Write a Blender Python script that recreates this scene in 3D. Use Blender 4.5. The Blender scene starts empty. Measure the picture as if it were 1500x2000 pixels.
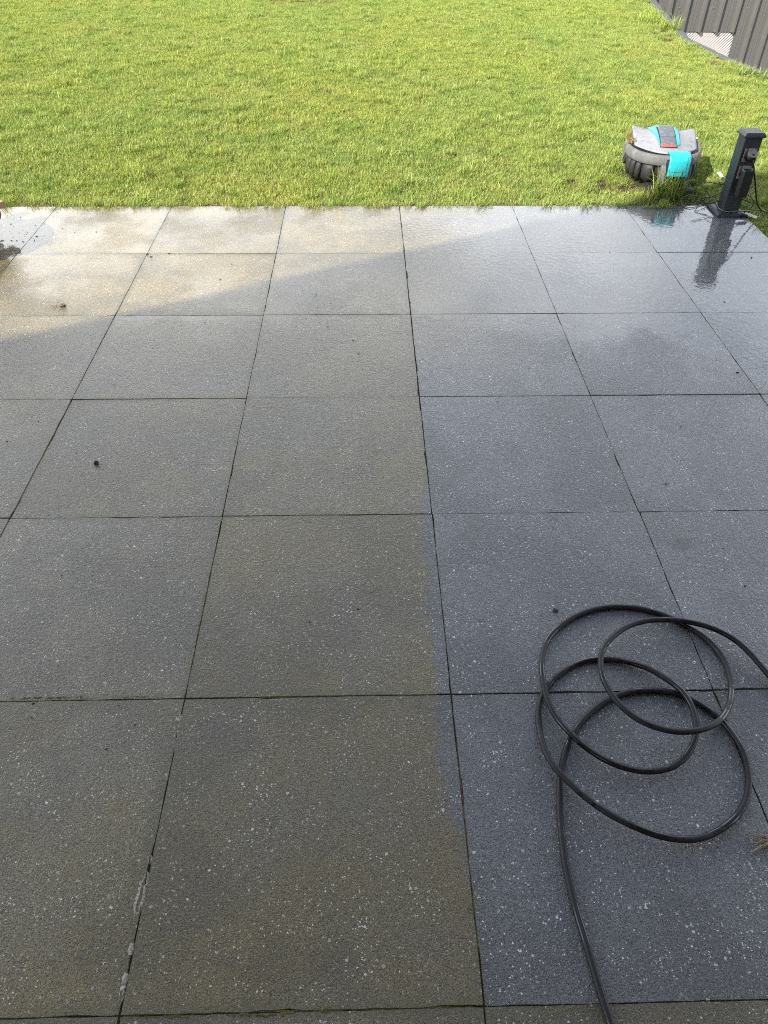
import bpy, bmesh, math, random
import numpy as np
from mathutils import Vector, Matrix, Euler, noise as mnoise

random.seed(7)
SC = bpy.context.scene
COL = SC.collection

# ------------------------------------------------------------------ camera
FPX = 1413.853
CAM_H = 1.41615
RIGHT = Vector((0.99969501, -0.02365771, 0.00708455))
UP = Vector((0.01086769, 0.67904168, 0.73401927))
FWD = Vector((0.02217592, 0.73371841, -0.67909169))
cam_data = bpy.data.cameras.new('camera')
cam = bpy.data.objects.new('camera', cam_data)
COL.objects.link(cam)
m = Matrix.Identity(4)
for i in range(3):
    m[i][0], m[i][1], m[i][2] = RIGHT[i], UP[i], -FWD[i]
m[2][3] = CAM_H
cam.matrix_world = m
cam_data.sensor_fit = 'VERTICAL'
cam_data.sensor_height = 36
cam_data.lens = FPX / 2000 * 36
cam_data.clip_start = 0.05
cam_data.clip_end = 3000
SC.camera = cam

# ------------------------------------------------------------------ sun, sky, exposure
UX, UY, SHK = 0.75, 0.66, 1.43           # way the shadows fall, shadow length per metre
SUN_EL = math.atan(1 / SHK)
travel = Vector((UX, UY, -1 / SHK)).normalized()
sun_d = bpy.data.lights.new('sun', 'SUN')
sun_d.energy = 5.0
sun_d.angle = math.radians(0.53)
sun_d.color = (1.0, 0.95, 0.86)
sun = bpy.data.objects.new('sun', sun_d)
COL.objects.link(sun)
sun.location = (-8, -8, 12)
sun.rotation_euler = travel.to_track_quat('-Z', 'Y').to_euler()

world = bpy.data.worlds.new('World')
SC.world = world
world.use_nodes = True
wt = world.node_tree
wt.nodes.clear()
w_out = wt.nodes.new('ShaderNodeOutputWorld')
w_bg = wt.nodes.new('ShaderNodeBackground')
w_bg.inputs['Strength'].default_value = 0.12
CLOUD = 15.0                              # sunlit cloud, in the sky texture's own units
w_sky = wt.nodes.new('ShaderNodeTexSky')
w_sky.sky_type = 'NISHITA'
w_sky.sun_disc = False
w_sky.sun_elevation = SUN_EL
w_sky.sun_rotation = math.atan2(-UX, -UY)
w_sky.air_density = 1.0
w_sky.dust_density = 1.6
# broken white cloud: a deck overhead, so that it closes up towards the horizon all round
def wn(typ, **kw):
    nd = wt.nodes.new(typ)
    for k_, v_ in kw.items():
        setattr(nd, k_, v_)
    return nd


w_tc = wn('ShaderNodeTexCoord')
w_sep = wn('ShaderNodeSeparateXYZ')
wt.links.new(w_tc.outputs['Generated'], w_sep.inputs[0])
w_z = wn('ShaderNodeMath', operation='MAXIMUM')
w_z.inputs[1].default_value = 0.0
wt.links.new(w_sep.outputs['Z'], w_z.inputs[0])
w_za = wn('ShaderNodeMath', operation='ADD')
w_za.inputs[1].default_value = 0.22
wt.links.new(w_z.outputs[0], w_za.inputs[0])
w_div = wn('ShaderNodeVectorMath', operation='DIVIDE')
wt.links.new(w_tc.outputs['Generated'], w_div.inputs[0])
w_cmb = wn('ShaderNodeCombineXYZ')
for i_ in range(3):
    wt.links.new(w_za.outputs[0], w_cmb.inputs[i_])
wt.links.new(w_cmb.outputs[0], w_div.inputs[1])
w_ns = wn('ShaderNodeTexNoise')
w_ns.inputs['Scale'].default_value = 1.15
w_ns.inputs['Detail'].default_value = 7
w_ns.inputs['Roughness'].default_value = 0.55
w_off = wn('ShaderNodeVectorMath', operation='ADD')
w_off.inputs[1].default_value = (3.1, 1.7, 0.0)
wt.links.new(w_div.outputs[0], w_off.inputs[0])
wt.links.new(w_off.outputs[0], w_ns.inputs['Vector'])
w_cov = wn('ShaderNodeMapRange', interpolation_type='SMOOTHSTEP')   # longer path through the deck low down
w_cov.inputs['From Min'].default_value = 0.15
w_cov.inputs['From Max'].default_value = 0.80
w_cov.inputs['To Min'].default_value = 0.26
w_cov.inputs['To Max'].default_value = -0.10
wt.links.new(w_z.outputs[0], w_cov.inputs['Value'])
w_ad = wn('ShaderNodeMath', operation='ADD')
wt.links.new(w_ns.outputs['Fac'], w_ad.inputs[0])
wt.links.new(w_cov.outputs[0], w_ad.inputs[1])
w_rp = wn('ShaderNodeMapRange', interpolation_type='SMOOTHSTEP')
w_rp.inputs['From Min'].default_value = 0.42
w_rp.inputs['From Max'].default_value = 0.78
wt.links.new(w_ad.outputs[0], w_rp.inputs['Value'])
w_mx = wn('ShaderNodeMix', data_type='RGBA')
w_mx.inputs['B'].default_value = (CLOUD * 0.965, CLOUD * 0.985, CLOUD, 1)
wt.links.new(w_rp.outputs[0], w_mx.inputs['Factor'])
wt.links.new(w_sky.outputs['Color'], w_mx.inputs['A'])
wt.links.new(w_mx.outputs['Result'], w_bg.inputs['Color'])
wt.links.new(w_bg.outputs['Background'], w_out.inputs['Surface'])

SC.view_settings.view_transform = 'Standard'
SC.view_settings.look = 'None'
SC.view_settings.gamma = 1
SC.view_settings.exposure = 1.05
SC.cycles.use_denoising = False
SC.cycles.filter_width = 1.05
SC.cycles.max_bounces = 4
SC.cycles.diffuse_bounces = 2
SC.cycles.transmission_bounces = 2
SC.cycles.sample_clamp_indirect = 6


# ------------------------------------------------------------------ pixel -> place (photograph is 1500 x 2000)
def ray(px, py):
    return FWD + RIGHT * ((px - 750) / FPX) - UP * ((py - 1000) / FPX)


def G(px, py, z=0.0):
    d = ray(px, py)
    t = (z - CAM_H) / d.z
    return Vector((0, 0, CAM_H)) + d * t


def PY(px, py, y):
    d = ray(px, py)
    return Vector((0, 0, CAM_H)) + d * (y / d.y)


# ------------------------------------------------------------------ mesh helpers
class MB:
    def __init__(s):
        s.v, s.f, s.m = [], [], []

    def add(s, vs, fs, mi=0):
        o = len(s.v)
        s.v += [tuple(v) for v in vs]
        s.f += [tuple(i + o for i in f) for f in fs]
        s.m += [mi] * len(fs)

    def box(s, a, b, mi=0, M=None):
        x0, y0, z0 = a
        x1, y1, z1 = b
        vs = [Vector(p) for p in [(x0, y0, z0), (x1, y0, z0), (x1, y1, z0), (x0, y1, z0),
                                  (x0, y0, z1), (x1, y0, z1), (x1, y1, z1), (x0, y1, z1)]]
        if M is not None:
            vs = [M @ v for v in vs]
        s.add(vs, [(3, 2, 1, 0), (4, 5, 6, 7), (0, 1, 5, 4), (1, 2, 6, 5), (2, 3, 7, 6), (3, 0, 4, 7)], mi)

    def tube(s, pts, r, n=8, mi=0, cap=True):
        pts = [Vector(p) for p in pts]
        N = len(pts)
        rs = r if isinstance(r, (list, tuple)) else [r] * N
        t0 = (pts[1] - pts[0]).normalized()
        ref = Vector((0, 0, 1)) if abs(t0.z) < 0.9 else Vector((1, 0, 0))
        nrm = (ref - t0 * ref.dot(t0)).normalized()
        vs, fs = [], []
        for i, p in enumerate(pts):
            t = (pts[min(i + 1, N - 1)] - pts[max(i - 1, 0)]).normalized()
            nrm = (nrm - t * nrm.dot(t)).normalized()
            b = t.cross(nrm)
            for k in range(n):
                a = 2 * math.pi * k / n
                vs.append(p + (nrm * math.cos(a) + b * math.sin(a)) * rs[i])
        for i in range(N - 1):
            for k in range(n):
                k2 = (k + 1) % n
                fs.append((i * n + k, i * n + k2, (i + 1) * n + k2, (i + 1) * n + k))
        if cap:
            fs.append(tuple(range(n - 1, -1, -1)))
            fs.append(tuple((N - 1) * n + k for k in range(n)))
        s.add(vs, fs, mi)

    def loft(s, rings, mi=0, cap0=True, cap1=True):
        n = len(rings[0])
        vs = [v for r in rings for v in r]
        fs = []
        for i in range(len(rings) - 1):
            for k in range(n):
                k2 = (k + 1) % n
                fs.append((i * n + k, i * n + k2, (i + 1) * n + k2, (i + 1) * n + k))
        if cap0:
            fs.append(tuple(range(n - 1, -1, -1)))
        if cap1:
            fs.append(tuple((len(rings) - 1) * n + k for k in range(n)))
        s.add(vs, fs, mi)

    def grid(s, fn, nu, nv, mi=0):
        vs = [fn(i / nu, j / nv) for j in range(nv + 1) for i in range(nu + 1)]
        fs = [(j * (nu + 1) + i, j * (nu + 1) + i + 1, (j + 1) * (nu + 1) + i + 1, (j + 1) * (nu + 1) + i)
              for j in range(nv) for i in range(nu)]
        s.add(vs, fs, mi)

    def mesh(s, name, smooth=False):
        me = bpy.data.meshes.new(name)
        me.from_pydata(s.v, [], s.f)
        me.polygons.foreach_set('material_index', s.m)
        if smooth:
            me.polygons.foreach_set('use_smooth', [True] * len(s.f))
        me.update()
        return me

    def build(s, name, mat, parent=None, smooth=False, bevel=0, seg=2, solid=0, subsurf=0):
        o = bpy.data.objects.new(name, s.mesh(name, smooth))
        for mm in (mat if isinstance(mat, (list, tuple)) else [mat]):
            o.data.materials.append(mm)
        COL.objects.link(o)
        o.parent = parent
        if solid:
            md = o.modifiers.new('thickness', 'SOLIDIFY')
            md.thickness = solid
            md.offset = -1
        if bevel:
            md = o.modifiers.new('bevel', 'BEVEL')
            md.width = bevel
            md.segments = seg
            md.limit_method = 'ANGLE'
            md.angle_limit = math.radians(40)
            if smooth:
                md.harden_normals = False
        if subsurf:
            md = o.modifiers.new('smooth', 'SUBSURF')
            md.levels = md.render_levels = subsurf
        return o


def empty(name, loc=(0, 0, 0), rz=0):
    o = bpy.data.objects.new(name, None)
    o.empty_display_size = 0.05
    COL.objects.link(o)
    o.location = loc
    o.rotation_euler = (0, 0, rz)
    return o


def tag(o, label=None, cat=None, group=None, kind=None):
    if label:
        o['label'] = label
    if cat:
        o['category'] = cat
    if group:
        o['group'] = group
    if kind:
        o['kind'] = kind
    return o


def spline(P, per=8):
    P = [Vector(p) for p in P]
    Q = [P[0] * 2 - P[1]] + P + [P[-1] * 2 - P[-2]]
    out = []
    for i in range(1, len(Q) - 2):
        a, b, c, d = Q[i - 1], Q[i], Q[i + 1], Q[i + 2]
        for k in range(per):
            t = k / per
            out.append(0.5 * ((2 * b) + (c - a) * t + (2 * a - 5 * b + 4 * c - d) * t * t + (3 * b - a - 3 * c + d) * t ** 3))
    out.append(P[-1])
    return out


# ------------------------------------------------------------------ material helpers
class MT:
    """a small node-graph writer"""
    dim = '3D'

    def __init__(s, name):
        s.mat = bpy.data.materials.new(name)
        s.mat.use_nodes = True
        s.t = s.mat.node_tree
        s.t.nodes.clear()
        s.out = s.t.nodes.new('ShaderNodeOutputMaterial')

    def n(s, typ, **kw):
        nd = s.t.nodes.new(typ)
        for k, v in kw.items():
            setattr(nd, k, v)
        return nd

    def put(s, sock, v):
        if hasattr(v, 'is_output'):
            s.t.links.new(v, sock)
        elif isinstance(v, (tuple, list)) and len(v) == 3 and sock.type == 'RGBA':
            sock.default_value = (*v, 1)
        else:
            sock.default_value = v

    def math(s, op, a, b=0.0, c=None, clamp=False):
        nd = s.n('ShaderNodeMath', operation=op, use_clamp=clamp)
        s.put(nd.inputs[0], a)
        s.put(nd.inputs[1], b)
        if c is not None:
            s.put(nd.inputs[2], c)
        return nd.outputs[0]

    def mix(s, f, a, b, mode='MIX'):
        nd = s.n('ShaderNodeMix', data_type='RGBA', blend_type=mode)
        s.put(nd.inputs['Factor'], f)
        s.put(nd.inputs['A'], a)
        s.put(nd.inputs['B'], b)
        return nd.outputs['Result']

    def mixf(s, f, a, b):
        nd = s.n('ShaderNodeMix', data_type='FLOAT')
        s.put(nd.inputs['Factor'], f)
        s.put(nd.inputs['A'], a)
        s.put(nd.inputs['B'], b)
        return nd.outputs['Result']

    def step(s, x, lo, hi, a=0.0, b=1.0):
        nd = s.n('ShaderNodeMapRange', interpolation_type='SMOOTHSTEP')
        s.put(nd.inputs['Value'], x)
        s.put(nd.inputs['From Min'], lo)
        s.put(nd.inputs['From Max'], hi)
        s.put(nd.inputs['To Min'], a)
        s.put(nd.inputs['To Max'], b)
        return nd.outputs['Result']

    def noise(s, vec, scale, detail=3, rough=0.5, dist=0.0):
        nd = s.n('ShaderNodeTexNoise', noise_dimensions=s.dim)
        if vec is not None:
            s.put(nd.inputs['Vector'], vec)
        s.put(nd.inputs['Scale'], scale)
        nd.inputs['Detail'].default_value = detail
        nd.inputs['Roughness'].default_value = rough
        nd.inputs['Distortion'].default_value = dist
        return nd.outputs['Fac']

    def voronoi(s, vec, scale, rnd=1.0):
        nd = s.n('ShaderNodeTexVoronoi', voronoi_dimensions=s.dim)
        s.put(nd.inputs['Vector'], vec)
        s.put(nd.inputs['Scale'], scale)
        nd.inputs['Randomness'].default_value = rnd
        sp = s.n('ShaderNodeSeparateColor')
        s.t.links.new(nd.outputs['Color'], sp.inputs[0])
        return nd.outputs['Distance'], sp.outputs[0], sp.outputs[1]

    def pos(s):
        return s.n('ShaderNodeNewGeometry').outputs['Position']

    def obj(s):
        return s.n('ShaderNodeTexCoord').outputs['Object']

    def xyz(s, v):
        nd = s.n('ShaderNodeSeparateXYZ')
        s.put(nd.inputs[0], v)
        return nd.outputs

    def vscale(s, v, sc):
        nd = s.n('ShaderNodeMapping')
        s.put(nd.inputs['Vector'], v)
        nd.inputs['Scale'].default_value = sc
        return nd.outputs[0]

    def bump(s, h, strength, dist=0.001, normal=None):
        nd = s.n('ShaderNodeBump')
        s.put(nd.inputs['Height'], h)
        s.put(nd.inputs['Strength'], strength)
        nd.inputs['Distance'].default_value = dist
        if normal is not None:
            s.put(nd.inputs['Normal'], normal)
        return nd.outputs[0]

    def principled(s, **kw):
        nd = s.n('ShaderNodeBsdfPrincipled')
        for k, v in kw.items():
            s.put(nd.inputs[k.replace('_', ' ')], v)
        s.t.links.new(nd.outputs[0], s.out.inputs[0])
        return nd


def worn(name, col, rough=0.5, vary=0.25, scale=30, dirt=None, dirt_amt=0.4, spec=0.5, metal=0.0, bump=0.15):
    M = MT(name)
    o = M.obj()
    n1 = M.noise(o, scale, 5, 0.6)
    n2 = M.noise(o, scale * 6, 3, 0.6)
    c = M.mix(n1, tuple(x * (1 - vary) for x in col), tuple(min(1, x * (1 + vary)) for x in col))
    if dirt:
        k = M.math('MULTIPLY', M.step(M.noise(o, scale * 1.7, 6, 0.7), 0.48, 0.68), dirt_amt)
        c = M.mix(k, c, dirt)
    M.principled(Base_Color=c, Roughness=M.step(n2, 0.3, 0.7, rough - 0.08, rough + 0.12), Metallic=metal,
                 Specular_IOR_Level=spec, Normal=M.bump(n2, bump, 0.0006))
    return M.mat


# ---- wet terrazzo-like concrete slab
def slab_material():
    M = MT('wet_concrete_slab')
    M.dim = '2D'
    p = M.pos()
    x, y, z = M.xyz(p)
    o = M.obj()
    ox, oy, oz = M.xyz(o)
    # exposed aggregate
    flat = M.vscale(p, (1, 1, 0.0))
    warp_n = M.n('ShaderNodeTexNoise', noise_dimensions='2D')
    M.put(warp_n.inputs['Vector'], flat)
    warp_n.inputs['Scale'].default_value = 260
    wadd = M.n('ShaderNodeVectorMath', operation='MULTIPLY_ADD')
    M.put(wadd.inputs[0], warp_n.outputs['Color'])
    wadd.inputs[1].default_value = (0.0045, 0.0045, 0)
    M.put(wadd.inputs[2], flat)
    wv = wadd.outputs[0]
    fine = M.noise(flat, 430, 2, 0.8)
    mid = M.noise(flat, 240, 3, 0.6)
    big = M.noise(flat, 2.6, 4, 0.55)
    d1, r1, q1 = M.voronoi(wv, 96)
    d2, r2, q2 = M.voronoi(wv, 250)
    s1 = M.math('MULTIPLY', M.math('LESS_THAN', d1, M.math('MULTIPLY_ADD', M.math('POWER', q1, 2.0), 0.24, 0.06)), M.math('GREATER_THAN', r1, 0.90))
    s2 = M.math('MULTIPLY', M.math('LESS_THAN', d2, M.math('MULTIPLY_ADD', q2, 0.22, 0.12)), M.math('GREATER_THAN', r2, 0.86))
    speck = M.math('MAXIMUM', s1, s2)
    d3, r3, q3 = M.voronoi(wv, 260)
    pit = M.math('MULTIPLY', M.step(d3, 0.28, 0.42, 1, 0), M.math('GREATER_THAN', r3, 0.62))
    # each slab's own state: growth, tone, wetness
    def prop(nm):
        return M.n('ShaderNodeAttribute', attribute_type='OBJECT', attribute_name=nm).outputs['Fac']
    p_alg, p_tone, p_wet = prop('growth'), prop('tone'), prop('wet')
    rnd = M.n('ShaderNodeObjectInfo').outputs['Random']
    shift = M.n('ShaderNodeVectorMath', operation='ADD')
    M.put(shift.inputs[0], flat)
    cmb = M.n('ShaderNodeCombineXYZ')
    M.put(cmb.inputs[0], M.math('MULTIPLY', rnd, 37.0))
    M.put(cmb.inputs[1], M.math('MULTIPLY', rnd, 91.0))
    M.put(shift.inputs[1], cmb.outputs[0])
    own = shift.outputs[0]
    # pressure-washed right of the joint, with a ragged strip across it in the near rows
    edge_n = M.noise(flat, 16, 4, 0.65)
    strip_ = M.math('MULTIPLY', M.step(y, 0.52, 0.72), M.step(y, 1.75, 1.45))
    bx_ = M.math('MULTIPLY_ADD', strip_, -0.034, 0.186)
    clean = M.step(M.math('SUBTRACT', M.math('MULTIPLY_ADD', M.math('SUBTRACT', edge_n, 0.5), 0.07, x), bx_), -0.014, 0.012)
    clean = M.math('MULTIPLY', clean, M.step(y, 0.315, 0.325))
    film = M.noise(own, 3.0, 5, 0.62)
    algae = M.math('MULTIPLY', M.step(film, 0.25, 0.72, 0.5, 1.1), p_alg)
    algae = M.math('MULTIPLY', algae, M.math('SUBTRACT', 1.0, M.math('MULTIPLY', clean, 0.92)), clamp=True)
    grain = M.step(fine, 0.25, 0.75, 0.25, 1.85)
    grain = M.math('MULTIPLY', grain, M.math('MULTIPLY_ADD', mid, 0.7, 0.65))
    tile_v = M.math('MULTIPLY', M.math('MULTIPLY_ADD', rnd, 0.12, 0.82), p_tone)
    damp = M.noise(own, 2.4, 5, 0.6)
    tile_v = M.math('MULTIPLY', tile_v, M.step(damp, 0.42, 0.55, 0.80, 1.08))
    base = M.mix(clean, M.mix(big, (0.108, 0.100, 0.085), (0.126, 0.117, 0.100)), M.mix(big, (0.092, 0.096, 0.104), (0.112, 0.116, 0.124)))
    base = M.mix(algae, base, M.mix(film, (0.114, 0.089, 0.032), (0.144, 0.115, 0.045)))
    # tan silt washed towards the far edge
    silt = M.math('MULTIPLY', M.step(y, 2.0, 3.0), M.step(x, 1.0, 0.1))
    silt = M.math('MULTIPLY', silt, M.step(M.noise(flat, 2.3, 5, 0.65), 0.34, 0.60, 0.6, 1.0))
    base = M.mix(M.math('MULTIPLY', silt, 0.85), base, (0.205, 0.156, 0.066))
    base = M.mix(1.0, base, M.math('MULTIPLY', grain, tile_v), 'MULTIPLY')
    base = M.mix(M.math('MULTIPLY', pit, 0.8), base, (0.014, 0.014, 0.014))
    spc = M.mix(q2, (0.26, 0.25, 0.235), (0.74, 0.73, 0.70))
    clump = M.step(M.noise(flat, 11, 3, 0.6), 0.38, 0.60, 0.25, 1.0)
    base = M.mix(M.math('MULTIPLY', M.math('MULTIPLY', speck, clump), M.mixf(algae, 0.95, 0.68)), base, spc)
    # green growth that creeps in from the joints
    ed = M.math('SUBTRACT', 0.2975, M.math('MAXIMUM', M.math('ABSOLUTE', ox), M.math('ABSOLUTE', oy)))
    creep = M.math('SUBTRACT', ed, M.math('MULTIPLY', M.noise(flat, 22, 5, 0.75), 0.055))
    moss = M.math('MULTIPLY', M.step(creep, -0.031, -0.004, 1, 0), M.mixf(clean, 0.62, 0.08))
    base = M.mix(moss, base, M.mix(fine, (0.040, 0.038, 0.014), (0.095, 0.086, 0.036)))
    # a few dark drips / stains with a shape of their own
    spot = G(1330, 1062)
    dx = M.math('MULTIPLY', M.math('SUBTRACT', x, spot.x), 22.0)
    dy = M.math('MULTIPLY', M.math('SUBTRACT', y, spot.y), 26.0)
    rr = M.math('ADD', M.math('MULTIPLY', dx, dx), M.math('MULTIPLY', dy, dy))
    rr = M.math('ADD', rr, M.math('MULTIPLY', M.noise(flat, 60, 3), 1.2))
    base = M.mix(M.step(rr, 0.4, 1.6, 0.85, 0), base, (0.022, 0.02, 0.022))
    # standing water film: deepest by the far edge, patchy elsewhere
    pn = M.math('ADD', M.math('MULTIPLY_ADD', M.noise(own, 2.6, 5, 0.62), 0.75, 0.13), p_wet)
    far = M.math('ADD', M.step(y, 1.9, 3.0, -0.30, 0.20), M.step(y, 2.66, 2.78, 0.0, 0.18))
    rightw = M.step(x, -0.6, 1.4, -0.02, 0.16)
    corner = M.math('MULTIPLY', M.step(x, -1.5, -1.65, 0, 0.5), M.step(y, 3.2, 3.4))
    wet_in = M.math('ADD', M.math('ADD', pn, far), M.math('ADD', rightw, corner))
    pud = M.step(wet_in, 0.53, 0.76)
    # relief
    h = M.noise(flat, 300, 3, 0.75)
    nb = M.bump(h, 0.75, 0.0022)
    ripple = M.noise(flat, 42, 2, 0.5)
    cn = M.bump(h, M.mixf(pud, 0.42, 0.003), 0.0022)
    peel = M.noise(flat, 135, 2, 0.5)
    cn = M.bump(peel, M.mixf(pud, 0.55, 0.03), 0.0022, cn)
    cn = M.bump(ripple, M.mixf(pud, 0.30, 0.16), 0.0028, cn)
    M.principled(Base_Color=base, Roughness=M.mixf(pud, 0.55, 0.42), Normal=nb, Specular_IOR_Level=M.mixf(pud, 0.4, 0.12),
                 Coat_Weight=M.mixf(pud, 0.65, 1.0), Coat_Roughness=M.mixf(pud, 0.17, 0.012), Coat_IOR=1.5, Coat_Normal=cn)
    return M.mat


MAT_SLAB = slab_material()


def soil_material(name, a, b, scale=25):
    M = MT(name)
    p = M.pos()
    n1 = M.noise(p, scale, 6, 0.65)
    n2 = M.noise(p, scale * 7, 4, 0.6)
    M.principled(Base_Color=M.mix(M.math('MULTIPLY', n1, n2), a, b), Roughness=0.9, Specular_IOR_Level=0.2,
                 Normal=M.bump(n2, 0.8, 0.006))
    return M.mat


MAT_JOINT = soil_material('joint_sand', (0.022, 0.020, 0.009), (0.11, 0.098, 0.050), 60)
MAT_SOIL = soil_material('lawn_soil', (0.020, 0.020, 0.008), (0.10, 0.11, 0.035), 12)
MAT_GROUND = soil_material('lower_ground', (0.06, 0.055, 0.045), (0.22, 0.20, 0.17), 3)


def grass_material():
    M = MT('grass_blades')
    M.dim = '2D'
    at = M.n('ShaderNodeAttribute', attribute_name='blade')
    p = M.pos()
    flat = M.vscale(p, (1, 1, 0))
    patch = M.noise(flat, 0.75, 4, 0.6, 0.5)
    patch2 = M.noise(flat, 3.6, 4, 0.6)
    c = at.outputs['Color']
    c = M.mix(M.step(patch, 0.42, 0.66, 0.0, 0.5), c, M.mix(1.0, c, (1.14, 1.04, 0.85), 'MULTIPLY'))
    c = M.mix(M.step(patch2, 0.46, 0.70, 0.0, 0.75), c, M.mix(1.0, c, (0.68, 0.82, 0.70), 'MULTIPLY'))
    rnd = M.n('ShaderNodeObjectInfo').outputs['Random']
    c = M.mix(1.0, c, M.math('MULTIPLY_ADD', rnd, 0.22, 0.89), 'MULTIPLY')
    df = M.n('ShaderNodeBsdfDiffuse')
    tr = M.n('ShaderNodeBsdfTranslucent')
    gl = M.n('ShaderNodeBsdfGlossy')
    gl.inputs['Roughness'].default_value = 0.42
    M.put(df.inputs['Color'], c)
    M.put(tr.inputs['Color'], M.mix(1.0, c, (1.1, 1.0, 0.5), 'MULTIPLY'))
    m1 = M.n('ShaderNodeMixShader')
    m1.inputs[0].default_value = 0.30
    m2 = M.n('ShaderNodeMixShader')
    m2.inputs[0].default_value = 0.025
    M.t.links.new(df.outputs[0], m1.inputs[1])
    M.t.links.new(tr.outputs[0], m1.inputs[2])
    M.t.links.new(m1.outputs[0], m2.inputs[1])
    M.t.links.new(gl.outputs[0], m2.inputs[2])
    M.t.links.new(m2.outputs[0], M.out.inputs[0])
    return M.mat


MAT_GRASS = grass_material()

# ------------------------------------------------------------------ the patio
SL = 0.6
X0 = 0.18381           # joint right of the algae
Y6 = 0.32003           # joint nearest the camera
PAT_X1 = X0 + 3 * SL
PAT_Y1 = Y6 + 6 * SL
PAT_X0 = X0 - 7 * SL
PAT_Y0 = Y6 - 2 * SL

mb = MB()
mb.box((PAT_X0 - 0.05, PAT_Y0 - 0.05, -0.14), (PAT_X1 - 0.006, PAT_Y1 - 0.006, -0.0030))
patio = mb.build('patio', MAT_JOINT)
tag(patio, kind='structure')


def slab_mesh(seed):
    rg = random.Random(seed)
    n = 26
    hw = 0.2993
    ring = []
    for side in range(4):
        for k in range(n):
            t = -1 + 2 * k / n
            ring.append([(t, -1), (1, t), (-t, 1), (-1, -t)][side])
    def jit(i, s):
        return mnoise.noise(Vector((i * 0.37, seed * 7.1, 0))) * s + rg.uniform(-1, 1) * s * 0.35
    offs = [jit(i, 0.0011) for i in range(len(ring))]
    for _ in range(3):      # chipped arrises
        c = rg.randrange(len(ring))
        for d in (-1, 0, 1):
            offs[(c + d) % len(ring)] -= rg.uniform(0.001, 0.003)
    mbs = MB()
    r_bot, r_mid, r_top = [], [], []
    for i, (a, b) in enumerate(ring):
        w = hw + offs[i]
        L = 0.9985 if abs(a) > 0.999 and abs(b) > 0.999 else 1.0
        r_bot.append((a * hw, b * hw, -0.04))
        r_mid.append((a * w * L, b * w * L, -0.0016))
        r_top.append((a * (w - 0.0009) * L, b * (w - 0.0009) * L, 0.0))
    mbs.loft([r_bot, r_mid, r_top], cap0=False)
    me = mbs.mesh('paving_slab')
    me.materials.append(MAT_SLAB)
    return me


slab_meshes = [slab_mesh(i) for i in range(8)]
rg = random.Random(31)
for i in range(-7, 3):
    for j in range(-2, 6):
        o = bpy.data.objects.new('paving_slab', slab_meshes[rg.randrange(8)])
        COL.objects.link(o)
        o.parent = patio
        g_ = {(-1, 0): 1.0, (-1, 1): 1.05, (-1, 2): .95, (-1, 3): .80, (-1, 4): .6, (-1, 5): .8, (-2, 0): .95, (-2, 1): .55, (-2, 2): .80, (-2, 3): .70,
              (-3, 1): .55, (-3, 2): .75, (-3, 3): .65}.get((i, j), 0.8 if i < 0 else (0.28 if i == 1 else 0.12))
        if j < 0:
            g_ = 0.6
        o['growth'] = float(g_)
        o['tone'] = {(-1, 0): .84, (-1, 1): .84, (-2, 0): 1.08, (-2, 1): 1.05, (0, 2): 1.0, (1, 2): 1.04, (1, 1): 1.05}.get((i, j), 0.98)
        o['wet'] = {(0, 3): -.02, (1, 3): .05, (2, 3): .12, (0, 2): .03, (2, 4): .2, (2, 5): .25, (1, 5): .12, (0, 4): .1, (1, 4): .08, (-1, 4): -.10, (-2, 4): -.28, (-3, 4): -.28, (-3, 5): -.20, (-2, 5): -.22, (-1, 5): -.18,
                    (-1, 3): .02}.get((i, j), 0.0)
        o.location = (X0 + (i + 0.5) * SL + rg.uniform(-.0008, .0008), Y6 + (j + 0.5) * SL + rg.uniform(-.0008, .0008), rg.uniform(-0.0009, 0.0006))
        o.rotation_euler = (math.radians(rg.uniform(-.10, .10)), math.radians(rg.uniform(-.10, .10)),
                            math.radians(90 * rg.randrange(4) + rg.uniform(-.10, .10)))

# crumbs of old mortar along the joint, moss in the nearest joint
MAT_MORTAR = worn('old_mortar', (0.34, 0.31, 0.26), 0.9, 0.35, 120, (0.10, 0.085, 0.055), 0.7, 0.2, 0, 0.8)
MAT_MOSS = worn('joint_moss', (0.095, 0.082, 0.032), 0.95, 0.5, 90, (0.16, 0.14, 0.09), 0.5, 0.1, 0, 0.9)


def crust(name, a, b, width, h, mat, seed, parent=patio):
    """an irregular low crust lying along the line a-b"""
    a, b = Vector(a), Vector(b)
    d = b - a
    L = d.length
    t = d.normalized()
    s = Vector((-t.y, t.x, 0))
    nu, nv = max(8, int(L / 0.0035)), 9
    rg = random.Random(seed)
    def fn(u, v):
        env = max(0.0, math.sin(math.pi * min(1, max(0, u)))) ** 0.45
        e = mnoise.noise(Vector((u * L * 70, seed, 1.3))) * 0.35 + mnoise.noise(Vector((u * L * 260, seed, 3.3))) * 0.25
        w = width * 1.25 * env * (0.75 + e)
        q = a + d * u + s * ((v - 0.5) * 2 * w + mnoise.noise(Vector((u * L * 40, seed, 9.1))) * width * 0.35)
        lump = (1 - abs(2 * v - 1) ** 2.4)
        z = -0.002 + lump * env * h * 0.8 * (0.75 + 0.8 * mnoise.noise(Vector((q.x * 160, q.y * 160, seed))) + 0.5 * mnoise.noise(Vector((q.x * 420, q.y * 420, seed))))
        # the crack runs on through the crust
        if abs(v - 0.5) < 0.07 and mnoise.noise(Vector((u * L * 30, seed, 4))) > -0.1:
            z -= h * 0.8
        return Vector((q.x, q.y, z + a.z))
    m_ = MB()
    m_.grid(fn, nu, nv)
    return m_.build(name, mat, parent)


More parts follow.
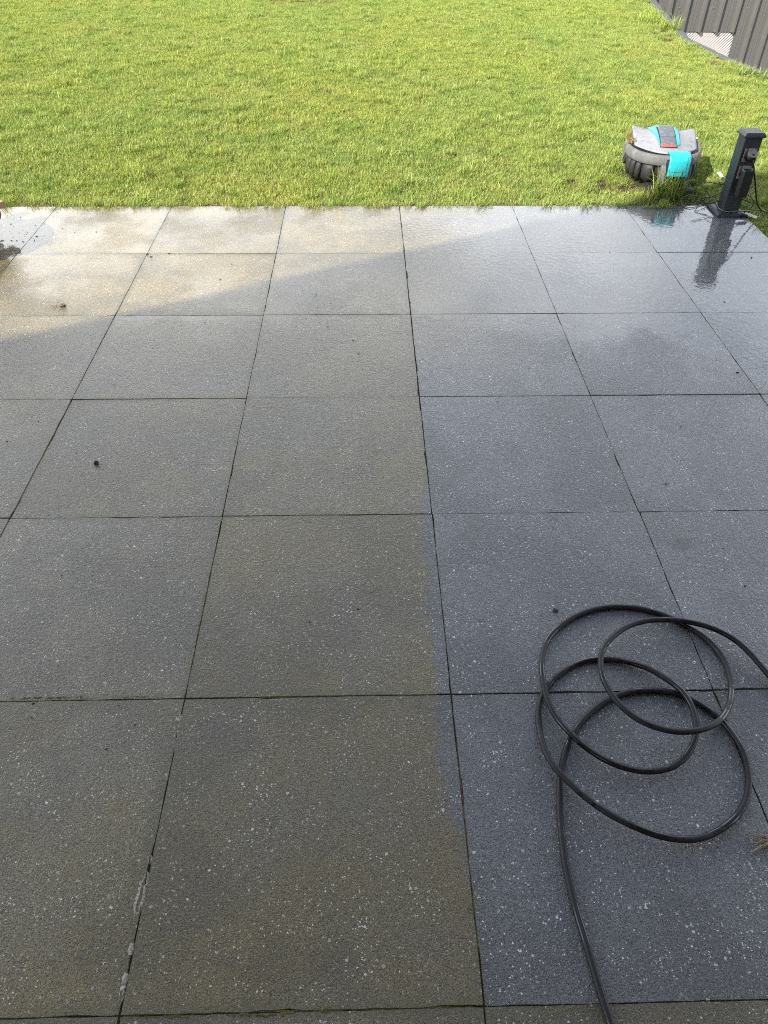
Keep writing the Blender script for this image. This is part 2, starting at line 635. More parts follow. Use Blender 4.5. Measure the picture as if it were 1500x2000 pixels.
for k, (p0, p1, w, h) in enumerate([
        ((352, 1366), (338, 1470), .0085, .0035), ((327, 1497), (322, 1535), .005, .003), ((293, 1668), (289, 1688), .006, .004),
        ((287, 1700), (263, 1795), .0115, .0045), ((263, 1800), (258, 1815), .004, .003), ((257, 1832), (252, 1870), .0065, .004),
        ((246, 1895), (233, 1963), .0075, .004), ((432, 1008), (424, 1018), .010, .003)]):
    crust('mortar_crust', G(*p0), G(*p1), w, h, MAT_MORTAR, k + 1)
for k, (p0, p1, w, h) in enumerate([
        ((236, 1985), (420, 1982), .006, .003), ((420, 1981), (610, 1977), .007, .004), ((640, 1975), (935, 1969), .005, .0025),
        ((605, 1972), (672, 1969), .008, .005), ((2, 1363), (180, 1362), .0045, .003), ((200, 1362), (350, 1361), .004, .002),
        ((330, 1455), (300, 1590), .0045, .0018), ((298, 1600), (289, 1660), .0045, .0018), ((425, 1050), (364, 1345), .0055, .002),
        ((40, 1008), (425, 1006), .0035, .002), ((5, 617), (215, 617), .006, .003), ((445, 1004), (835, 1002), .003, .0015),
        ((135, 785), (25, 1000), .004, .002)]):
    crust('joint_moss', G(*p0), G(*p1), w, h, MAT_MOSS, k + 40)

# thin growth that fills most joints of the unwashed part
rgm = random.Random(77)
for i in range(-4, 1):
    for j in range(-1, 6):
        if rgm.random() < (0.9 if i < 0 else 0.35):
            xj, yj = X0 + i * SL, Y6 + j * SL
            t0, t1 = rgm.uniform(0, .25), rgm.uniform(.7, 1)
            crust('joint_moss', Vector((xj, yj + t0 * SL, 0)), Vector((xj, yj + t1 * SL, 0)), rgm.uniform(.0018, .0034), .0017, MAT_MOSS, 200 + i * 20 + j)
for i in range(-5, 0):
    for j in range(0, 6):
        if rgm.random() < 0.85:
            xj, yj = X0 + i * SL, Y6 + j * SL
            t0, t1 = rgm.uniform(0, .2), rgm.uniform(.7, 1)
            crust('joint_moss', Vector((xj + t0 * SL, yj, 0)), Vector((xj + t1 * SL, yj, 0)), rgm.uniform(.0016, .0030), .0016, MAT_MOSS, 500 + i * 20 + j)

# ------------------------------------------------------------------ lawn bed, kerb, lower ground
EDGE = [(6.2, -1.0), (5.2, 2.0), (4.3, 4.6), (3.62, 6.0), (3.40, 6.83), (3.31, 7.31), (3.20, 8.44), (3.42, 9.93), (3.58, 10.85), (3.62, 12.0), (3.62, 40.0)]


def edge_x(y):
    for (xa, ya), (xb, yb) in zip(EDGE, EDGE[1:]):
        if ya <= y <= yb:
            return xa + (xb - xa) * (y - ya) / (yb - ya)
    return EDGE[0][0]


mb = MB()
ys = [-25, -10, -1] + [(-1 + 0.25 * k) for k in range(1, 60)] + [16, 22, 30, 40]
rows = []
for y in ys:
    xe = edge_x(max(y, -1))
    xs = [-60, -20, -9] + [(-9 + (xe + 9) * k / 48) for k in range(1, 49)]
    rows.append([(x, y, -0.018 + (0.006 * mnoise.noise(Vector((x * 1.3, y * 1.3, 0))) if -8 < x < xe - 0.1 and y > 4.2 else 0)) for x in xs])
n = len(rows[0])
vs = [v for r in rows for v in r] + [(r[-1][0], r[-1][1], -1.35) for r in rows]
fs = [(j * n + i, j * n + i + 1, (j + 1) * n + i + 1, (j + 1) * n + i) for j in range(len(rows) - 1) for i in range(n - 1)]
b0 = len(rows) * n
fs += [(j * n + n - 1, b0 + j, b0 + j + 1, (j + 1) * n + n - 1) for j in range(len(rows) - 1)]
# a hole for the patio bed is not needed: the bed stands in it
mb.add(vs, fs)
lawn = mb.build('lawn', MAT_SOIL)
tag(lawn, kind='structure')
mb = MB()
mb.add([(-1500, -1500, -1.35), (1500, -1500, -1.35), (1500, 1500, -1.35), (-1500, 1500, -1.35)], [(0, 1, 2, 3)])
ground = mb.build('ground', MAT_GROUND)
tag(ground, kind='structure')

MAT_KERB = worn('grey_kerb', (0.085, 0.092, 0.10), 0.85, 0.3, 18, (0.07, 0.075, 0.05), 0.5)
kerb = empty('lawn_edging', (0, 0, 0))
tag(kerb, 'low grey concrete edging along the lawn in front of corrugated metal fence', 'edging')
pts = [Vector((x, y, 0)) for x, y in EDGE[3:10]]
k = 0
for a, b in zip(pts, pts[1:]):
    d = b - a
    cnt = max(1, round(d.length / 0.5))
    for q in range(cnt):
        c = a + d * ((q + 0.5) / cnt)
        L = d.length / cnt / 2 - 0.003
        M = Matrix.Translation(c) @ Matrix.Rotation(math.atan2(d.y, d.x), 4, 'Z')
        e = MB()
        e.box((-L, -0.075, -0.25), (L, 0.0, -0.004 + random.uniform(-.004, .004)), M=M)
        e.build('edging_stone', MAT_KERB, kerb, bevel=0.006)

# ------------------------------------------------------------------ grass: tufts instanced over the lawn
tufts = bpy.data.collections.new('grass_tufts')


def blade_set(mbv, cols, rg, cnt, radius, hmin, hmax, wid, palette, bend=0.6, flat=0.0):
    V, F = mbv
    for _ in range(cnt):
        a = rg.uniform(0, 2 * math.pi)
        r = radius * math.sqrt(rg.random())
        bx, by = r * math.cos(a), r * math.sin(a)
        hgt = rg.uniform(hmin, hmax)
        la = rg.uniform(0, 2 * math.pi)
        lean = rg.uniform(0.05, bend) + flat
        dx, dy = math.cos(la), math.sin(la)
        fa = la + math.pi / 2 + rg.uniform(-0.7, 0.7)
        sx, sy = math.cos(fa), math.sin(fa)
        w = wid * rg.uniform(0.7, 1.25)
        o = len(V)
        for t, ww in ((0, 1.0), (0.4, 0.95), (0.75, 0.65)):
            ang = lean * (0.4 + 1.0 * t)
            hx = hgt * t * math.sin(ang)
            hz = hgt * t * math.cos(ang)
            for sgn in (-1, 1):
                V.append((bx + dx * hx + sx * w * ww * sgn / 2, by + dy * hx + sy * w * ww * sgn / 2, hz))
        ang = lean * 1.45
        V.append((bx + dx * hgt * math.sin(ang), by + dy * hgt * math.sin(ang), hgt * math.cos(ang)))
        F += [(o, o + 1, o + 3, o + 2), (o + 2, o + 3, o + 5, o + 4), (o + 4, o + 5, o + 6)]
        c = rg.choice(palette)
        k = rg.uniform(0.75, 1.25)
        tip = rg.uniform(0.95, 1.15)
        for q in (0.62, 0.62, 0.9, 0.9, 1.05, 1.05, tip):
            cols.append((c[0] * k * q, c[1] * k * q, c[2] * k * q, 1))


GREEN = [(0.248, 0.328, 0.062), (0.290, 0.366, 0.078), (0.196, 0.280, 0.048), (0.345, 0.404, 0.112), (0.264, 0.346, 0.067), (0.40, 0.43, 0.17)]
YELLOW = [(0.345, 0.390, 0.098), (0.315, 0.366, 0.082), (0.40, 0.405, 0.15), (0.270, 0.335, 0.066)]
STRAW = [(0.30, 0.24, 0.11), (0.24, 0.18, 0.08), (0.36, 0.31, 0.16), (0.16, 0.12, 0.06), (0.12, 0.16, 0.03)]
DARK = [(0.040, 0.085, 0.016), (0.055, 0.105, 0.018), (0.075, 0.125, 0.022)]


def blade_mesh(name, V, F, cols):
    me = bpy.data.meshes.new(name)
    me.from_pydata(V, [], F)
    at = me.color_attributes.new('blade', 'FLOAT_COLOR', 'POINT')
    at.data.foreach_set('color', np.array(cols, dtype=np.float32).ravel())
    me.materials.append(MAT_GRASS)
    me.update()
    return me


def tuft(name, seed, cnt, radius, h0, h1, wid, pal, bend, flat=0.0):
    rg = random.Random(seed)
    V, F, C = [], [], []
    blade_set((V, F), C, rg, cnt, radius, h0, h1, wid, pal, bend, flat)
    o = bpy.data.objects.new(name, blade_mesh(name, V, F, C))
    tufts.objects.link(o)
    return o


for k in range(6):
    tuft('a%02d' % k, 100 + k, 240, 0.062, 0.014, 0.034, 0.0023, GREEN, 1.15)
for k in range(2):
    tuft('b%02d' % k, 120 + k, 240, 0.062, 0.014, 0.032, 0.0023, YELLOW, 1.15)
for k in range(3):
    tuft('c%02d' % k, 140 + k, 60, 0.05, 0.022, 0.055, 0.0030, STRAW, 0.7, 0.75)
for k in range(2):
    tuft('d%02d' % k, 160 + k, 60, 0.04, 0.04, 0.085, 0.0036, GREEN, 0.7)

P, RT, SCL, IDX = [], [], [], []


def put(x, y, idx, s, tilt=0.12):
    P.append((x, y, -0.016))
    RT.append((random.uniform(-tilt, tilt), random.uniform(-tilt, tilt), random.uniform(0, 6.283)))
    SCL.append(s)
    IDX.append(idx)


MOW_X, MOW_Y, MOW_RZ = 1.712, 4.42, math.radians(-11.5)
st = 0.062
y = PAT_Y1 - 0.012
bare = [(1.66, 4.16, 0.20, 0.13), (1.74, 4.16, 0.16, 0.10), (1.50, 4.20, 0.10, 0.08)]
while y < 13.2:
    frac = y
    xl = -0.475 * (y + 2.6) - 0.35 * (y > 4) - 0.5
    xr = edge_x(y) - 0.02
    x = xl
    while x < xr:
        px, py = x + random.uniform(-.03, .03), y + random.uniform(-.03, .03)
        x += st
        if py < PAT_Y1 - 0.03 or px > edge_x(py) + 0.01:
            continue
        lx, ly = (px - MOW_X), (py - MOW_Y)
        if abs(lx) < 0.15 and abs(ly) < 0.2:
            continue
        nb_ = mnoise.noise(Vector((px * 0.9, py * 0.9, 5.0)))
        nh = mnoise.noise(Vector((px * 2.7, py * 2.7, 9.0)))
        d_edge = py - PAT_Y1
        inb = any(((px - cx) / rx) ** 2 + ((py - cy) / ry) ** 2 < 1 + 0.5 * nh for cx, cy, rx, ry in bare)
        if inb:
            if random.random() < 0.5:
                put(px, py, random.choice((8, 9, 10)), random.uniform(0.5, 0.8), 0.3)
            continue
        if mnoise.noise(Vector((px * 5.3, py * 5.3, 21.0))) > 0.60:
            put(px, py, random.choice((8, 9, 10)), 0.5, 0.3)
            continue
        s = 0.92 + 0.16 * nh + random.uniform(-.1, .1)
        if d_edge < 0.035 and px < 1.9:
            if nh + random.uniform(-.35, .35) < -0.02:
                continue
            put(px, py, random.choice((0, 1, 2, 8, 9)), s * random.uniform(0.45, 0.85), 0.35)
            continue
        # worn, yellowed ground left of the dock and by the kerb
        dry = 0.0
        if py < 4.45 and 1.15 < px < 1.75:
            dry = 0.55
        dk = edge_x(py) - px
        if dk < 0.28 and py > 5.5:
            dry = max(dry, 0.45 if nb_ > -0.1 else 0.15)
        if py > 10.45 + 0.15 * nh and -1.15 < px < -0.3:
            dry = 0.9
        if random.random() < dry:
            put(px, py, random.choice((6, 7, 8, 9, 10)), s * 0.8, 0.25)
        elif nb_ > 0.15 and random.random() < 0.5:
            put(px, py, random.choice((6, 7)), s)
        else:
            put(px, py, random.randrange(6), s)
        if random.random() < (0.16 if nh > 0.25 else 0.05):
            put(px, py, random.choice((11, 12)), random.uniform(0.7, 1.0))
        if random.random() < 0.04:
            put(px, py, random.choice((8, 9, 10)), random.uniform(0.5, 0.8))
    y += st
# lawn right of the patio
yy = 1.2
while yy < PAT_Y1:
    xx = PAT_X1 + 0.012
    while xx < PAT_X1 + 1.6:
        put(xx + random.uniform(-.01, .03), yy + random.uniform(-.03, .03), random.randrange(6), random.uniform(0.75, 1.1), 0.2)
        xx += st
    yy += st
# straw fringe and ragged overhang along the patio's far edge
xx = -3.3
while xx < 1.98:
    nn = mnoise.noise(Vector((xx * 3.1, 2.0, 0)))
    for _ in range(3):
        put(xx + random.uniform(-.03, .03), PAT_Y1 + random.uniform(-0.022, 0.03), random.choice((8, 9, 10)), random.uniform(0.4, 0.75), 0.5)
    if nn > -0.15:
        put(xx, PAT_Y1 + random.uniform(-0.015, 0.03), random.choice((0, 1, 3, 11, 12)), random.uniform(0.55, 0.95), 0.4)
    xx += 0.035

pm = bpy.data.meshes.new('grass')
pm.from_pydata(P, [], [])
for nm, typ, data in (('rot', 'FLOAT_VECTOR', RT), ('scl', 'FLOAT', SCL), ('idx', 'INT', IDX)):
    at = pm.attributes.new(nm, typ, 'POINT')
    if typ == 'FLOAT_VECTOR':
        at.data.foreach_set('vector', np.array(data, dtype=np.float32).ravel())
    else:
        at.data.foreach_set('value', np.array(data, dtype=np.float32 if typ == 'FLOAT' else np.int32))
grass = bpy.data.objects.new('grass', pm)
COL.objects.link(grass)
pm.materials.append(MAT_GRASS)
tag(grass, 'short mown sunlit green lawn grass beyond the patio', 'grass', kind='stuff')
ng = bpy.data.node_groups.new('scatter_tufts', 'GeometryNodeTree')
ng.interface.new_socket('Geometry', in_out='INPUT', socket_type='NodeSocketGeometry')
ng.interface.new_socket('Geometry', in_out='OUTPUT', socket_type='NodeSocketGeometry')
gi = ng.nodes.new('NodeGroupInput')
go = ng.nodes.new('NodeGroupOutput')
iop = ng.nodes.new('GeometryNodeInstanceOnPoints')
ci = ng.nodes.new('GeometryNodeCollectionInfo')
ci.inputs['Collection'].default_value = tufts
ci.inputs['Separate Children'].default_value = True
ci.inputs['Reset Children'].default_value = True


def nattr(name, typ):
    a = ng.nodes.new('GeometryNodeInputNamedAttribute')
    a.data_type = typ
    a.inputs['Name'].default_value = name
    return a.outputs['Attribute']


e2r = ng.nodes.new('FunctionNodeEulerToRotation')
ng.links.new(nattr('rot', 'FLOAT_VECTOR'), e2r.inputs[0])
ng.links.new(gi.outputs[0], iop.inputs['Points'])
ng.links.new(ci.outputs[0], iop.inputs['Instance'])
iop.inputs['Pick Instance'].default_value = True
ng.links.new(nattr('idx', 'INT'), iop.inputs['Instance Index'])
ng.links.new(e2r.outputs[0], iop.inputs['Rotation'])
ng.links.new(nattr('scl', 'FLOAT'), iop.inputs['Scale'])
ng.links.new(iop.outputs[0], go.inputs[0])
md = grass.modifiers.new('scatter', 'NODES')
md.node_group = ng

# ------------------------------------------------------------------ corrugated fence beyond the lawn
MAT_FENCE = worn('grey_brown_sheet_metal', (0.084, 0.082, 0.077), 0.5, 0.05, 6, (0.13, 0.127, 0.12), 0.25, 0.4)
MAT_SCREW = worn('screw_metal', (0.12, 0.12, 0.12), 0.4, 0.1, 60)
FY = 11.2
fence = empty('corrugated_fence', (3.7, FY, -1.35))
tag(fence, 'grey brown corrugated metal fence with vertical ribs beyond the lawn corner', 'fence')
PITCH = 0.2235
xa = PY(1286, 0, FY).x - PITCH * 1.0      # right foot of a rib
z_short = PY(1380, 62, FY).z
x_step = PY(1433, 70, FY).x
ridx = 0
x = xa
F0 = fence.location


def sheet(x0, nr, zb, zt, yo):
    prof = []
    for r in range(nr):
        b = x0 + r * PITCH
        prof += [(b + 0.000, 0), (b + 0.055, 0), (b + 0.058, -0.0035), (b + 0.063, -0.0035), (b + 0.066, 0), (b + 0.098, 0),
                 (b + 0.101, -0.0035), (b + 0.106, -0.0035), (b + 0.109, 0), (b + 0.150, 0), (b + 0.172, -0.042), (b + 0.198, -0.042), (b + 0.2100, 0)]
    prof.append((x0 + nr * PITCH + 0.004, 0))
    m_ = MB()
    N = len(prof)
    vs = [(px - F0.x, py + yo, zb - F0.z) for px, py in prof] + [(px - F0.x, py + yo, zt - F0.z) for px, py in prof]
    m_.add(vs, [(i, i + 1, N + i + 1, N + i) for i in range(N - 1)])
    o = m_.build('metal_sheet', MAT_FENCE, fence, solid=-0.0012)
    return o


xs0 = xa
left_n = int(round((x_step - xa) / PITCH))
xs0 = x_step - left_n * PITCH
q = 0
while q < left_n:
    nr = min(2, left_n - q)
    sheet(xs0 + q * PITCH, nr, z_short, 1.55, 0.0)
    q += nr
for q in range(0, 12, 2):
    sheet(x_step + q * PITCH, 2, -1.33, 1.55, -0.004)
for q in range(-0, 15):
    if q % 2 == 0:
        c = (xs0 + q * PITCH + 0.075, FY - 0.004, PY(1380, 15, FY).z)
        s_ = MB()
        s_.tube([(c[0] - F0.x, -0.0045, c[2] - F0.z), (c[0] - F0.x, -0.012, c[2] - F0.z)], 0.011, 8)
        s_.build('screw', MAT_SCREW, fence)
# posts behind
for px_ in (3.75, 5.4, 7.05):
    p_ = MB()
    p_.box((px_ - F0.x - .03, 0.02, 0), (px_ - F0.x + .03, 0.08, 2.85))
    p_.build('post', MAT_SCREW, fence)


def mesh_mat():
    M = MT('white_perforated_sheet')
    v = M.obj()
    x_, y_, z_ = M.xyz(v)
    a = M.math('MULTIPLY', M.math('ADD', x_, z_), 150)
    b = M.math('MULTIPLY', M.math('SUBTRACT', x_, z_), 80)
    h = M.math('MULTIPLY', M.math('SINE', a), M.math('SINE', b))
    k = M.step(M.math('ABSOLUTE', h), 0.25, 0.5)
    M.principled(Base_Color=M.mix(k, (0.55, 0.52, 0.51), (0.10, 0.07, 0.06)), Roughness=0.6)
    return M.mat


mb = MB()
mb.box((-0.42, 0, -0.62), (0.44, 0.004, 0.10))
scr = mb.build('mesh_screen', mesh_mat())
scr.location = (x_step - 0.42, FY + 0.012, z_short)
tag(scr, 'white perforated mesh sheet showing below the short end of the metal fence', 'mesh screen')

# ------------------------------------------------------------------ the house behind the camera (throws the big shadow)
MAT_BRICK = worn('house_brick', (0.22, 0.13, 0.09), 0.85, 0.3, 4, (0.30, 0.26, 0.22), 0.3)
MAT_ROOF = worn('roof_tile_dark', (0.06, 0.06, 0.065), 0.7, 0.25, 5)
MAT_FRAMEW = worn('white_frame', (0.75, 0.75, 0.73), 0.4, 0.05, 20)
MAT_GLASS = worn('dark_glass', (0.02, 0.025, 0.03), 0.08, 0.1, 3, bump=0.0)
VY = -0.8
s1p, s2p = G(0, 665), G(1150, 410)


def verge_at(P2):
    zz = (P2.y - VY) / (SHK * UY)
    return Vector((P2.x - zz * SHK * UX, VY, zz))


va, vb = verge_at(s1p), verge_at(s2p)
sl = (vb.z - va.z) / (vb.x - va.x)
EZ, RZ = 2.6, 7.2
ex = va.x + (EZ - va.z) / sl
rx = va.x + (RZ - va.z) / sl
ex2 = 2 * rx - ex
house = empty('house', (rx, -1.1, 0))
tag(house, 'brick gable house behind the viewer whose shadow falls across the patio', 'house')
HB = -9.5


def hl(x, y, z):
    return (x - rx, y + 1.1, z)


mb = MB()
fr = [(ex + 0.25, 0), (ex2 - 0.25, 0), (ex2 - 0.25, EZ - 0.1), (rx, RZ - 0.45), (ex + 0.25, EZ - 0.1)]
vs = [hl(x, -1.1, z) for x, z in fr] + [hl(x, HB, z) for x, z in fr]
mb.add(vs, [(0, 1, 2, 3, 4), (9, 8, 7, 6, 5)] + [(i, i + 5, (i + 1) % 5 + 5, (i + 1) % 5) for i in range(5)])
mb.build('wall', MAT_BRICK, house)
mb = MB()
for sgn, xe in ((-1, ex), (1, ex2)):
    a, b = Vector((xe, 0, EZ)), Vector((rx, 0, RZ))
    nrm = Vector((-(b.z - a.z) * -sgn, 0, (b.x - a.x) * -sgn)).normalized() * 0.16
    if nrm.z > 0:
        nrm = -nrm
    vs = [hl(p_.x, yv, p_.z) for yv in (VY, HB - 0.2) for p_ in (a, b, b + nrm, a + nrm)]
    mb.add(vs, [(0, 1, 2, 3), (7, 6, 5, 4), (0, 4, 5, 1), (1, 5, 6, 2), (2, 6, 7, 3), (3, 7, 4, 0)])
mb.build('roof', MAT_ROOF, house)
mb = MB()
mb.box(hl(ex2 - 0.24, HB + 3, 0), hl(ex2 + 5, -1.1, 2.6))
mb.build('extension', MAT_BRICK, house)
mb = MB()
mb.box(hl(-2.75, -1.09, 2.62), hl(4.0, 0.66, 2.72))
mb.build('canopy', MAT_FRAMEW, house)
for (x0_, x1_, z0_, z1_) in ((rx - 1.8, rx - 0.4, 0.9, 2.1), (rx - 0.7, rx + 0.7, 3.4, 4.6)):
    w_ = MB()
    w_.box(hl(x0_, -1.13, z0_), hl(x1_, -1.06, z1_))
    wo = w_.build('window', MAT_FRAMEW, house)
    g_ = MB()
    g_.box(hl(x0_ + .07, -1.105, z0_ + .07), hl(x1_ - .07, -1.052, z1_ - .07))
    g_.build('pane', MAT_GLASS, wo)
w_ = MB()
w_.box(hl(rx + 1.0, -1.13, 0.02), hl(rx + 2.0, -1.05, 2.15))
dr = w_.build('door', MAT_FRAMEW, house)

# ------------------------------------------------------------------ garden hose
MAT_HOSE = None


def hose_material():
    M = MT('black_rubber_hose')
    p = M.pos()
    wet = M.step(M.noise(p, 13, 4, 0.6, 0.6), 0.52, 0.58)
    dust = M.noise(p, 90, 4, 0.65)
    c = M.mix(dust, (0.008, 0.0085, 0.011), (0.020, 0.021, 0.025))
    c = M.mix(wet, c, (0.003, 0.003, 0.005))
    M.principled(Base_Color=c, Roughness=M.mixf(wet, 0.5, 0.14), Specular_IOR_Level=M.mixf(wet, 0.28, 0.5), Normal=M.bump(dust, 0.12, 0.0008))
    return M.mat


MAT_HOSE = hose_material()
HR = 0.0068
# (zoom x, zoom y, height of centre line) - traced loops, top loop first
HP = [(1640, 690, .0075), (1560, 585, .0085), (1500, 512, .012), (1400, 395, .019), (1300, 310, .024), (1180, 250, .027), (1040, 212, .028),
      (920, 203, .030), (800, 212, .032), (690, 248, .036), (610, 310, .040), (567, 380, .042), (560, 470, .044), (582, 560, .046),
      (640, 655, .047), (730, 740, .048), (830, 795, .049), (950, 830, .050), (1060, 833, .050), (1160, 810, .045), (1235, 765, .036),
      (1280, 690, .026), (1293, 600, .018), (1280, 510, .012), (1240, 415, .0085), (1170, 330, .0072), (1080, 262, .0072), (950, 192, .0072),
      (830, 152, .0072), (720, 133, .0072), (600, 133, .0072), (480, 158, .0072), (370, 210, .0075), (285, 285, .009), (241, 365, .012),
      (226, 460, .017), (236, 560, .021), (264, 665, .022), (315, 760, .022), (380, 835, .0225), (460, 910, .022), (560, 980, .021),
      (670, 1030, .020), (780, 1055, .020), (890, 1052, .0205), (980, 1020, .021), (1045, 960, .022), (1085, 880, .0235), (1093, 780, .024),
      (1070, 690, .0235), (1020, 612, .0225), (940, 545, .019), (820, 475, .013), (700, 438, .009), (590, 425, .0075), (480, 435, .0072),
      (380, 475, .0072), (290, 540, .0072), (236, 620, .0072), (209, 710, .0078), (211, 810, .011), (237, 920, .017), (290, 1020, .022),
      (370, 1110, .024), (480, 1210, .026), (610, 1300, .027), (750, 1370, .027), (880, 1418, .025), (1000, 1438, .022), (1110, 1434, .018),
      (1220, 1395, .013), (1310, 1325, .009), (1370, 1230, .0075), (1391, 1130, .0072), (1385, 1040, .0072), (1360, 950, .0072),
      (1310, 860, .0072), (1240, 772, .0072), (1150, 700, .0072), (1060, 650, .0072), (950, 612, .0072), (830, 602, .0072), (720, 612, .0072),
      (620, 645, .0072), (530, 700, .0072), (450, 775, .0072), (400, 850, .0072), (365, 930, .0072), (341, 1030, .0072), (329, 1130, .0072),
      (327, 1260, .0072), (336, 1400, .0072), (355, 1550, .0072), (381, 1673, .0072), (420, 1840, .0072), (470, 2010, .0072),
      (555, 2300, .0072), (600, 2440, .0072), (650, 2600, .0072)]
path = spline([G(980 + a / 2.885, 1140 + b / 2.885, z) for a, b, z in HP], 7)
mb = MB()
path = [p_ + Vector((mnoise.noise(p_ * 9) * .0016, mnoise.noise(p_ * 9 + Vector((5, 5, 5))) * .0016, 0)) for p_ in path]
mb.tube(path, [HR * (1 + .035 * mnoise.noise(p_ * 30)) for p_ in path], 14)
hose = mb.build('garden_hose', MAT_HOSE, smooth=True)
tag(hose, 'coiled black rubber garden hose lying in loose loops on the slabs', 'hose')

# ------------------------------------------------------------------ socket post
MAT_POST = worn('anthracite_plastic', (0.020, 0.026, 0.032), 0.42, 0.2, 25, (0.06, 0.065, 0.065), 0.25)
MAT_BLACK = worn('black_plastic', (0.008, 0.008, 0.009), 0.45, 0.2, 40)
MAT_TAUPE = worn('taupe_socket_lid', (0.20, 0.175, 0.165), 0.3, 0.15, 60, (0.10, 0.09, 0.08), 0.4)
MAT_CABLE_G = worn('grey_cable_sheath', (0.16, 0.16, 0.15), 0.5, 0.2, 40)
MAT_CREAM = worn('cream_plug_plastic', (0.62, 0.58, 0.45), 0.45, 0.1, 40)
MAT_WHITE = worn('white_card', (0.78, 0.78, 0.78), 0.6, 0.05, 40)

PX, PYY = 1.905, 3.828
post = empty('socket_post', (PX, PYY, 0))
tag(post, 'anthracite garden power post with two flap sockets at the patio corner', 'power post')


def frustum(name, w0, w1, z0, z1, mat, par, bev=0.002):
    m_ = MB()
    r = lambda w, z: [(-w, -w, z), (w, -w, z), (w, w, z), (-w, w, z)]
    m_.loft([r(w0, z0), r(w1, z1)])
    return m_.build(name, mat, par, bevel=bev)


m_ = MB()
r = lambda w, z: [(-w, -w, z), (w, -w, z), (w, w, z), (-w, w, z)]
m_.loft([r(.079, .0), r(.079, .008), r(.066, .016), r(.052, .018)])
m_.build('base_plate', MAT_POST, post, bevel=0.0015)
m_ = MB()
m_.loft([r(.0425, .0175), r(.0425, .372)])
m_.build('column', MAT_POST, post, bevel=0.003)
m_ = MB()
m_.loft([r(.0435, .3712), r(.053, .3722), r(.053, .379), r(.044, .3925)])
m_.build('cap', MAT_POST, post, bevel=0.0015)
YF = -0.0425
for zc, lid_up in ((0.292, 1.15), (0.212, 1.35)):
    m_ = MB()
    m_.box((-.030, YF - .006, zc - .031), (.030, YF - .0006, zc + .031))
    so = m_.build('socket', MAT_TAUPE, post, bevel=0.002)
    m_ = MB()
    m_.tube([(0, YF - .0062, zc), (0, YF - .018, zc)], .026, 20)
    m_.build('socket_ring', MAT_BLACK, so, bevel=0.001)
    # raised flap lid, hinged at the top of the frame
    m_ = MB()
    rings = []
    for zz in (0.0, 0.005):
        rings.append([Vector((.026 * math.cos(t), -.030 - .026 * math.sin(t), zz)) for t in [2 * math.pi * k / 20 for k in range(20)]])
    m_.loft(rings)
    m_.box((-.013, -.010, -.001), (.013, .002, .007))
    Mx = Matrix.Translation((0, YF - .008, zc + .028)) @ Matrix.Rotation(math.radians(26 if zc > .25 else 18), 4, 'X')
    m_.v = [tuple(Mx @ Vector(v)) for v in m_.v]
    m_.build('flap_lid', MAT_TAUPE, so, bevel=0.001)

plug = empty('plug', (PX, PYY - 0.0425, 0.292))
tag(plug, 'black round mains plug with thick cable in the upper socket of the post', 'plug')
m_ = MB()
m_.tube([(0, -.019, 0), (0, -.026, 0), (0, -.046, -.002), (0, -.052, -.003)], [.0215, .0215, .019, .013], 18)
m_.build('plug_body', MAT_BLACK, plug, smooth=False, bevel=0.002)
cp = spline([(0, -.046, -.004), (.008, -.052, -.022), (.028, -.050, -.060), (.055, -.045, -.115), (.082, -.035, -.170), (.115, -.02, -.225), (.17, .0, -.272), (.26, .02, -.284), (.45, .03, -.286)], 6)
m_ = MB()
m_.tube(cp, .0042, 8)
m_.build('power_cable', MAT_BLACK, plug, smooth=True)

adp = empty('power_adapter', (PX, PYY - 0.0425, 0.10))
tag(adp, 'black power adapter plugged into the lower socket of the post', 'adapter')
m_ = MB()
m_.box((-.024, -.066, .010), (.026, -.0195, .138))
m_.build('adapter_case', MAT_BLACK, adp, bevel=0.004)
m_ = MB()
m_.tube(spline([(0, -.04, .011), (-.004, -.038, -.02), (-.012, -.030, -.05), (-.008, -.034, -.072), (.012, -.050, -.078), (.030, -.056, -.078)], 6), .0022, 6)
m_.build('low_voltage_cable', MAT_BLACK, adp, smooth=True)
m_ = MB()
m_.tube([(.026, -.055, -.078), (.030, -.057, -.076), (.060, -.064, -.083), (.068, -.066, -.086)], [.005, .0085, .0085, .006], 10)
m_.build('connector', MAT_BLACK, adp, bevel=.001)

con = MB()
pa, pb = G(1455, 418, .011), G(1478, 425, .011)
d = pb - pa
con.tube([pa, pa + d * .05, pa + d * .45, pa + d * .5, pa + d * .95, pb], [.007, .0092, .0092, .0075, .0075, .006], 12)
cn_ = con.build('cream_connector', MAT_CREAM, bevel=.001)
tag(cn_, 'small cream plastic cable connector lying at the foot of the power post', 'connector')

# thin grey low-voltage cable from the dock round the foot of the post
gp = [G(1318, 372, .03), G(1329, 388, .012), G(1331, 397, .004), G(1340, 404, .004), G(1353, 405, .004), G(1368, 400, .004), G(1383, 393, .012), G(1393, 389, .022), G(1398, 394, .022),
      G(1402, 404, .021), G(1411, 411, .021), G(1424, 413.5, .021), G(1440, 412, .021), G(1455, 411, .018), G(1470, 413, .006), G(1484, 417, .004), G(1481, 424, .004), G(1474, 423, .008)]
mb = MB()
mb.tube(spline(gp, 7), .0021, 7)
gc = mb.build('grey_cable', MAT_CABLE_G, smooth=True)
tag(gc, 'thin grey cable running from the mower dock round the foot of the power post', 'cable')

